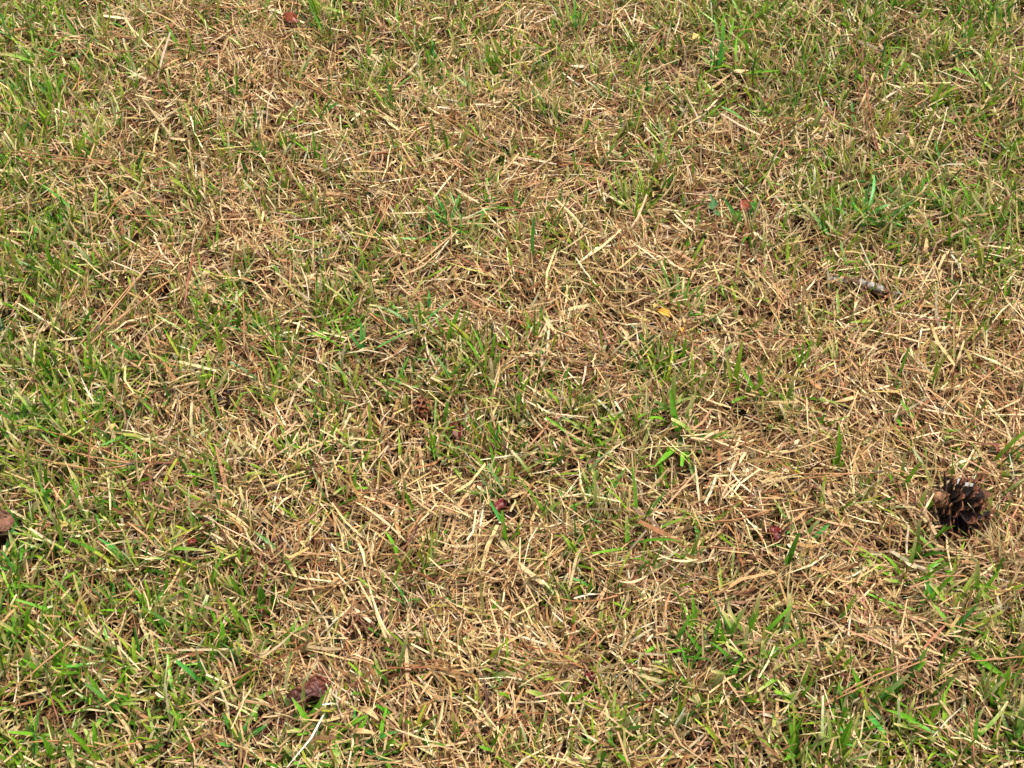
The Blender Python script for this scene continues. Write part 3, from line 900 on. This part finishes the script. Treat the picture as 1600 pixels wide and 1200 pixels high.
# --- grass tufts that stand out: photo place, colour, posture (u upright, s spreading, f flat), blades, length and width in mm
TUFTS = '''22,60,b,u,5,85,6 60,105,g,s,8,70,6 88,150,g,u,6,75,6 40,150,b,s,7,60,5 112,95,b,f,4,60,6 76,180,y,u,5,55,6 128,62,d,u,4,50,6
10,30,y,s,6,60,5 140,135,g,s,5,50,5 215,110,g,u,7,60,6 232,95,g,u,4,60,6 256,110,g,u,4,52,5 285,75,g,u,4,60,6 318,85,g,u,4,62,6 338,45,d,s,5,40,5
264,150,d,u,4,60,5 75,195,y,u,5,70,5 132,240,y,u,4,50,6 165,235,d,s,5,45,5 115,290,g,s,5,45,5 305,85,y,u,4,50,4 130,45,d,f,3,50,6
450,225,g,u,8,55,6 465,250,d,u,5,50,5 500,240,g,u,6,55,5 412,240,g,u,5,55,5 530,225,g,s,6,45,4 552,128,d,u,4,45,4 585,125,y,u,4,42,5
600,15,y,u,6,50,6 560,30,y,f,5,55,5 625,50,g,f,3,60,6 680,95,b,u,4,65,6 692,115,b,u,4,50,6 705,120,g,u,4,45,5 525,45,b,s,3,30,6 620,105,y,s,6,45,4
755,110,g,s,5,45,4 640,250,g,u,3,45,5 560,245,g,f,4,45,4 905,40,b,u,5,60,6 908,20,g,s,5,50,5 870,55,d,s,6,40,5 990,160,d,u,6,50,5 1015,140,b,u,5,55,5
930,95,d,u,4,45,4 940,140,b,u,4,45,4 960,245,b,u,4,60,5 885,180,b,u,4,40,4 1000,100,d,f,5,50,5 1045,60,g,s,6,45,4 1130,85,g,s,10,80,7 1115,105,b,u,5,75,7
1150,120,g,f,5,70,7 1165,50,g,s,7,60,6 1180,40,y,s,6,55,5 1095,70,g,u,4,50,5 1170,100,g,u,5,60,5 1215,60,g,s,7,60,5 1245,40,g,s,6,55,5
1280,95,g,s,6,60,6 1265,150,y,s,6,55,5 1270,120,b,f,3,60,6 1320,145,d,u,4,70,7 1318,165,b,u,2,45,6 1450,95,b,u,4,65,6 1475,90,b,s,6,45,5 1500,60,d,s,7,50,5
1560,30,y,s,6,60,6 1455,160,y,u,5,55,8 1395,110,y,s,6,45,5 1545,85,y,s,7,65,6 1530,130,g,f,6,70,6 1545,150,b,s,5,60,5 1500,200,g,s,8,60,5
1475,260,b,u,5,55,5 1590,190,y,f,5,60,5 1395,20,g,s,7,55,5 1460,20,d,s,7,50,5 1590,120,y,u,5,60,5 1345,210,b,s,7,45,5 1375,245,b,f,4,40,5
1375,290,b,f,4,40,6 1290,260,g,u,4,50,4 1240,300,g,s,6,45,4 1400,320,d,s,8,55,5 1350,350,b,s,9,75,6 1300,380,b,f,5,60,6 1370,345,b,f,4,50,6 1480,330,d,s,7,60,7
1520,335,g,s,6,60,5 1540,350,d,s,6,60,6 1560,360,g,s,6,55,5 1430,330,d,s,6,45,4 1230,420,y,u,6,65,6 1240,445,y,u,3,50,5 1300,420,y,f,4,65,5 1505,395,g,u,3,45,7
1545,420,g,s,6,45,4 1590,340,d,u,5,55,5 1285,350,g,u,6,55,4 1225,360,g,u,5,55,4 700,355,b,s,9,55,5 690,330,b,u,4,50,6 670,375,b,f,4,50,5
730,350,b,f,4,50,5 760,330,g,f,4,50,4 562,330,g,u,4,55,5 500,340,d,u,5,60,5 488,310,y,u,4,50,5 470,400,g,u,4,55,4 505,410,b,u,3,50,6
440,440,b,s,6,40,4 430,525,b,f,7,50,5 500,445,g,s,7,50,4 530,520,g,s,9,65,5 545,545,g,s,6,60,5 570,555,b,s,8,55,5 605,480,g,u,3,60,6 620,490,d,u,3,55,6
675,490,b,u,3,40,7 630,505,g,s,5,50,5 650,520,b,f,6,65,5 700,525,g,u,5,65,6 715,515,g,u,3,50,6 690,545,g,s,5,45,5 760,565,g,u,4,65,5 560,500,g,f,3,55,5
400,520,b,s,6,45,4 90,420,g,u,3,55,7 15,425,g,u,4,50,6 65,350,b,f,3,45,6 160,330,g,s,7,45,5 195,355,d,s,6,40,5 340,385,g,u,4,50,6 250,340,y,u,4,45,5
120,400,b,s,5,40,5 280,570,g,u,4,55,5 330,500,b,u,3,55,6 290,545,g,u,5,55,5 350,545,y,u,3,60,6 70,580,g,u,4,55,7 30,545,d,s,6,45,5 90,590,d,u,4,50,7
240,590,g,u,4,50,5 330,595,b,f,4,50,5 858,528,b,s,7,55,6 855,510,b,u,3,45,5 870,535,b,f,3,45,5 835,340,g,f,5,50,6 805,335,d,s,6,50,5 950,450,g,f,2,50,5
1010,430,b,f,3,50,6 1055,475,d,s,8,60,5 1070,490,g,s,6,50,5 1095,500,d,u,4,50,4 1135,480,y,f,2,60,5 1065,395,g,s,6,35,4 1092,365,d,u,2,50,7 1175,385,g,u,4,50,5
1160,345,b,u,4,50,7 1150,350,g,s,6,40,5 970,530,g,u,2,45,6 1010,565,g,u,4,50,6 1030,570,g,u,3,50,6 1060,560,g,u,3,45,5 1095,560,g,s,5,50,5 1085,540,g,f,2,50,6
1130,575,g,s,6,45,5 1145,600,y,u,3,85,7 1170,620,g,f,3,60,7 1190,610,g,u,4,50,6 1055,650,g,u,2,85,7 1060,695,g,f,6,70,9 1075,705,b,f,5,65,8 1090,690,g,s,5,55,7
1035,720,g,u,3,60,7 1050,755,g,u,3,65,8 1025,745,d,u,2,45,7 1000,650,d,s,6,50,5 980,640,g,s,8,55,6 1015,640,g,s,5,55,6 940,640,y,u,3,45,6 910,700,g,f,5,65,5
870,700,y,u,3,55,5 865,720,g,u,3,50,6 920,750,b,u,2,45,6 930,745,g,f,3,55,6 870,800,d,u,3,55,6 905,800,b,s,5,55,6 930,780,g,s,6,45,5 895,845,d,u,2,60,7
945,790,d,f,3,55,5 975,855,g,f,3,60,6 1100,815,g,u,4,50,5 1090,855,g,f,2,55,7 1105,820,y,f,3,60,6 1075,870,g,u,4,60,5 1010,835,d,u,2,30,7 925,890,y,f,2,60,8
770,715,b,s,6,50,5 795,710,g,s,5,45,5 830,655,b,u,3,35,6 800,670,b,f,3,45,5 730,660,g,f,3,45,5 690,625,g,f,2,50,5 680,675,g,f,2,55,5 630,640,y,u,3,60,6
500,700,g,u,5,60,6 495,660,b,u,4,55,6 510,630,b,f,4,45,5 525,705,b,s,5,45,4 545,760,g,f,3,55,5 555,735,y,u,3,55,5 635,775,d,u,4,50,6 655,800,g,u,4,45,6
700,730,g,f,2,55,5 480,815,y,f,3,60,6 550,835,b,s,4,45,6 440,870,d,f,2,60,7 625,870,g,u,3,55,7 790,840,g,u,3,55,7 800,820,b,u,2,50,6 680,880,y,u,3,45,6
655,635,d,u,2,40,5 405,640,g,u,4,50,6 425,610,y,u,3,50,5 70,655,g,u,4,55,7 20,620,d,s,6,45,6 100,615,g,u,4,55,6 60,735,d,u,2,55,8 72,770,d,u,2,55,8
130,710,g,u,3,60,8 105,675,g,u,3,40,6 90,690,g,f,3,45,6 155,670,g,f,4,50,6 185,690,y,s,6,40,5 195,720,g,f,3,45,5 225,720,g,s,6,50,5 230,780,g,u,3,60,6
285,800,g,s,2,50,7 180,785,g,u,2,45,7 200,860,b,u,3,50,7 220,870,d,u,2,45,7 255,860,g,f,3,65,6 310,750,g,u,4,45,5 345,720,y,u,4,50,5 335,740,g,s,5,50,4
40,840,d,f,3,55,8 35,880,g,s,4,55,6 5,880,b,s,5,55,7 8,915,g,f,3,60,7 30,815,d,u,3,55,9 245,640,g,u,4,50,6 265,615,b,u,4,50,6 215,650,b,f,4,45,5
410,935,d,u,2,60,9 425,945,g,u,2,65,8 405,985,g,u,2,55,6 435,1030,g,f,2,55,8 470,1015,y,f,3,45,7 385,920,g,u,3,60,8 370,975,g,u,4,50,6 420,960,d,s,4,50,6
125,975,g,u,2,50,8 105,950,g,u,2,60,5 228,975,g,f,1,35,8 40,990,g,u,3,60,7 35,1050,d,u,2,50,8 80,1050,g,u,3,50,9 180,1040,g,s,5,55,5 215,1050,y,s,6,55,5
170,1105,g,s,8,50,6 185,1120,d,s,5,45,6 90,1140,g,u,3,55,8 110,1155,g,f,3,50,8 50,1150,g,u,3,50,7 92,1180,g,u,3,60,9 60,1185,y,s,5,45,6 150,1175,g,u,4,55,6
285,1105,g,f,3,55,6 295,1125,g,u,3,55,7 330,1035,g,u,4,55,6 325,1060,b,u,3,60,7 355,1000,g,u,2,50,6 250,935,g,u,3,45,8 205,940,g,u,3,55,6 240,950,d,f,3,45,7
300,950,d,s,5,45,6 10,1005,d,s,5,50,7 5,1060,g,s,5,45,6 250,1150,y,u,3,50,6 310,1170,g,s,5,45,6 375,1155,b,s,5,50,7 395,1100,g,f,3,50,6
440,1160,b,u,2,60,6 470,1125,g,s,4,55,6 490,1140,g,s,5,50,7 520,1148,g,f,2,55,9 560,1165,b,f,4,55,7 590,1180,g,s,6,50,7 620,1060,d,u,2,70,6 618,1110,d,u,2,50,6
545,1185,g,s,5,50,9 480,1185,g,u,3,50,8 570,1060,y,u,3,45,7 655,1130,y,u,3,45,6 640,940,b,u,3,60,6 600,930,g,u,2,50,6 690,1030,y,f,3,50,6 760,970,g,f,3,50,7
650,990,d,u,3,45,6 1240,1175,g,s,4,50,6 780,1165,y,f,2,60,5 1040,1000,g,f,2,65,7 1085,985,g,u,4,70,6 1070,1010,g,f,3,60,6 1110,1030,d,s,7,60,6 1130,1000,g,u,4,60,8
1160,990,g,u,4,65,8 1180,1000,g,s,5,60,7 1190,1035,g,u,4,60,7 1150,1045,d,s,6,55,7 1050,1020,d,s,4,50,6 1005,1060,g,u,4,55,6 960,1040,y,s,5,50,5
1115,1110,y,f,2,60,6 1140,1085,g,s,4,55,7 1170,1090,y,u,3,55,6 950,1175,g,f,3,60,7 860,1085,g,u,2,50,7 885,1100,g,u,2,50,7 855,925,b,u,1,30,7 945,925,y,u,2,45,6
1215,1010,d,f,3,55,9 1220,1060,g,f,2,55,7 1245,1080,g,u,4,60,6 1305,1040,g,u,3,50,6 1350,1105,b,f,3,55,8 1360,1090,g,u,2,60,7 1385,1085,g,s,5,55,7 1405,1070,d,u,4,60,7
1410,1090,d,u,2,60,8 1455,1075,d,u,4,70,6 1400,1120,y,u,3,50,6 1440,1135,g,s,5,60,7 1320,1150,d,s,8,55,7 1300,1175,g,u,4,65,7 1340,1170,b,s,6,55,7 1380,1135,g,f,4,60,7
1355,1135,g,f,4,60,9 1260,1130,y,s,6,55,6 1480,1160,y,s,6,60,6 1495,1170,g,f,3,70,6 1510,1185,d,s,4,50,6 1575,1130,g,u,2,65,8 1590,1170,d,f,4,60,8 1550,1090,g,u,4,60,7
1560,1070,g,f,3,55,6 1500,1010,g,f,2,65,8 1480,990,b,s,4,50,6 1490,950,y,s,6,50,7 1525,930,g,u,4,50,7 1460,945,b,u,2,55,6 1435,955,g,f,3,60,6 1445,930,g,u,3,60,7
1410,905,g,s,8,55,7 1390,890,y,f,4,50,6 1480,905,y,f,4,60,6 1430,860,d,u,4,60,8 1455,830,g,u,3,60,8 1435,790,g,u,2,50,8 1470,875,g,f,3,65,8 1400,760,g,u,5,60,6
1390,750,d,u,3,50,5 1350,760,y,u,2,55,7 1305,720,g,u,3,65,7 1310,690,y,u,2,60,6 1280,660,g,u,3,60,6 1245,625,g,f,3,65,7 1230,620,d,u,2,60,7 1215,630,y,s,5,50,6
1360,650,d,f,3,60,6 1390,640,g,f,3,50,6 1430,690,y,u,2,45,6 1445,680,g,f,2,55,6 1485,700,y,u,2,40,6 1535,690,y,u,2,40,5 1250,570,g,u,5,65,6 1270,540,y,u,2,60,6
1470,560,y,u,2,70,6 1495,570,g,f,2,50,6 1310,500,y,f,2,55,6 1375,500,y,f,2,55,6 1475,500,g,u,3,45,6 1505,510,y,u,2,45,7 1560,530,g,u,2,50,7 1270,480,y,u,2,60,5
1220,800,g,u,3,55,6 1240,820,b,u,3,55,6 1245,850,b,s,4,50,6 1230,880,d,u,3,55,7 1330,860,y,f,3,55,6 1260,890,g,u,3,55,6 1300,800,b,u,2,45,6 1375,785,g,f,3,50,6'''
for px, py, ph in ((713, 672, 'the wine-red scrap'), (783, 795, 'the dark red folded leaf'), (490, 747, 'the cherry-red scrap'), (452, 30, 'the brick-red leaf'),
                   (1210, 833, 'the dark red scrap'), (1165, 325, 'the rust-red leaf'), (300, 850, 'the tiny curled red leaf'), (920, 1060, 'the crimson scrap'),
                   (1113, 330, 'the blue-green weed'), (349, 622, 'the dark clump'), (130, 700, 'three spread pine needles'), (190, 470, 'long slanted pine needles'),
                   (90, 245, 'two straight pine needles'), (1350, 160, 'a dark brown needle trio'), (1360, 1070, 'a long needle pair'), (60, 1045, 'a long slanting needle'),
                   (585, 345, 'two upright orange needles'), (728, 305, 'a curled bleached straw'), (510, 150, 'a slanted needle pair'), (1085, 60, 'a pale orange husk'),
                   (1310, 740, 'needles with a dark sheath'), (576, 1112, 'a broad tan husk'), (655, 38, 'a tan oval husk'), (1318, 626, 'a broad tan flat blade'),
                   (1410, 1002, 'a folded tan blade'), (590, 806, 'a long pale straw'), (1055, 874, 'a bundle of pale straws'), (1540, 1032, 'a level rust needle'),
                   (80, 1160, 'a level needle pair'), (1518, 1145, 'a red upright needle'), (380, 500, 'a thin upright needle'), (295, 440, 'dark red leaning needles')):
    LAND.append((ground_at(px, py, 0.02), ph))
ents = [e.split(',') for e in TUFTS.split()]
ents.sort(key=lambda f: -int(f[4]) * float(f[5]) * float(f[6]) * (0.6 + float(f[1]) / 1200))
REST = []
for rank, f in enumerate(ents):
    px, py = float(f[0]), float(f[1]); colr, post = f[2], f[3]; nb = max(2, int(f[4])); Lm = float(f[5]) / 1000 * 1.08; Wm = float(f[6]) / 1000 * 0.95
    rnd = random.Random(int(px * 7 + py * 13))
    base = ground_at(px + rnd.uniform(-4, 4), py + (14 if post == 'u' else 5), -0.001)
    root = empty('grass_tuft', base) if rank < 298 else None
    md = rnd.uniform(0, 2 * math.pi)
    cut = 0
    for k in range(nb):
        a = md + k * 2.4 + rnd.uniform(-0.5, 0.5)
        r_ = rnd.uniform(0, 0.004)
        if post == 'u':
            th0 = abs(rnd.gauss(0.22, 0.18)); bend = rnd.gauss(0.25, 0.25); lz = 0
        elif post == 's':
            th0 = rnd.gauss(0.6, 0.22); bend = rnd.gauss(0.45, 0.3); lz = 0.004
        else:
            th0 = rnd.gauss(1.05, 0.18); bend = rnd.gauss(0.35, 0.25); lz = 0.014
        c0, c1 = GCOL[colr]
        v = rnd.uniform(0.78, 1.22)
        c0 = [c * v * rnd.uniform(0.93, 1.07) for c in c0]; c1 = [c * v * rnd.uniform(0.93, 1.07) for c in c1]
        tip = rnd.choice((0.06, 0.06, 0.45, 0.6))
        if tip > 0.4 and rnd.random() < 0.7:
            c1 = [0.50, 0.40, 0.17]; cut += 1
        L_ = Lm * rnd.uniform(0.55, 1.08)
        r3 = (r_ * math.cos(a), r_ * math.sin(a), lz * rnd.random())
        if root is None:
            r3 = (r3[0] + base.x, r3[1] + base.y, r3[2] + base.z)
        bl = blade_part('blade', r3, a, max(0.02, th0), bend, L_, Wm * rnd.uniform(0.7, 1.1), c0, c1, root, M_GREEN, 6, tip, rnd.gauss(0, 0.3), 0.3, rnd.gauss(0, 0.5))
        if root is None:
            REST.append(bl)
    if root is None:
        continue
    c0 = (0.36, 0.36, 0.14)
    blade_part('stem', (0, 0, -0.002), md, 0.1, 0.1, 0.014, Wm * 0.8, c0, GCOL[colr][0], root, M_GREEN, 3, 0.7, 0, 0.6)
    near = None; best = 0.13
    for p, ph in LAND:
        if ph and (p - base).length < best:
            near = ph; best = (p - base).length
    word = 'blade pair' if nb == 2 else ('sparse tuft' if nb < 5 else 'full tuft')
    pw = {'u': 'upright', 's': 'spreading', 'f': 'flattened'}[post]
    wd = 'broad-bladed' if float(f[6]) > 6 else ('fine-bladed' if float(f[6]) < 5 else 'medium-bladed')
    ln = 'long' if float(f[5]) > 59 else ('short' if float(f[5]) < 48 else '')
    place = ('by ' + near) if near else surround(base.x, base.y)
    tips = 'dry-tipped' if cut * 2 >= nb else ''
    tag(root, ' '.join(('%s %s %s %s %s grass %s %s' % (ln, pw, tips, wd, GNAME[colr], word, place)).split()), 'grass', 'grass tufts standing out of the lawn')

# the smaller tufts, past the number that are kept apart, as one mass
Vr, Fr, Cr = [], [], []
for bl in REST:
    n = sum(len(v) for v in Vr)
    me = bl.data
    co = np.empty(len(me.vertices) * 3); me.vertices.foreach_get('co', co)
    cc = np.empty(len(me.vertices) * 4, np.float32); me.color_attributes['Col'].data.foreach_get('color', cc)
    fi = np.empty(len(me.loops), np.int32); me.loops.foreach_get('vertex_index', fi)
    Vr.append(co.reshape(-1, 3)); Cr.append(cc.reshape(-1, 4)); Fr.append(fi.reshape(-1, 4) + n)
    bpy.data.objects.remove(bl); bpy.data.meshes.remove(me)
o = grid_from_numpy('grass_sprigs', np.concatenate(Vr), np.concatenate(Fr), M_GREEN, np.concatenate(Cr))
o['kind'] = 'stuff'; tag(o, 'small green grass sprigs dotted through the dry straw', 'grass')
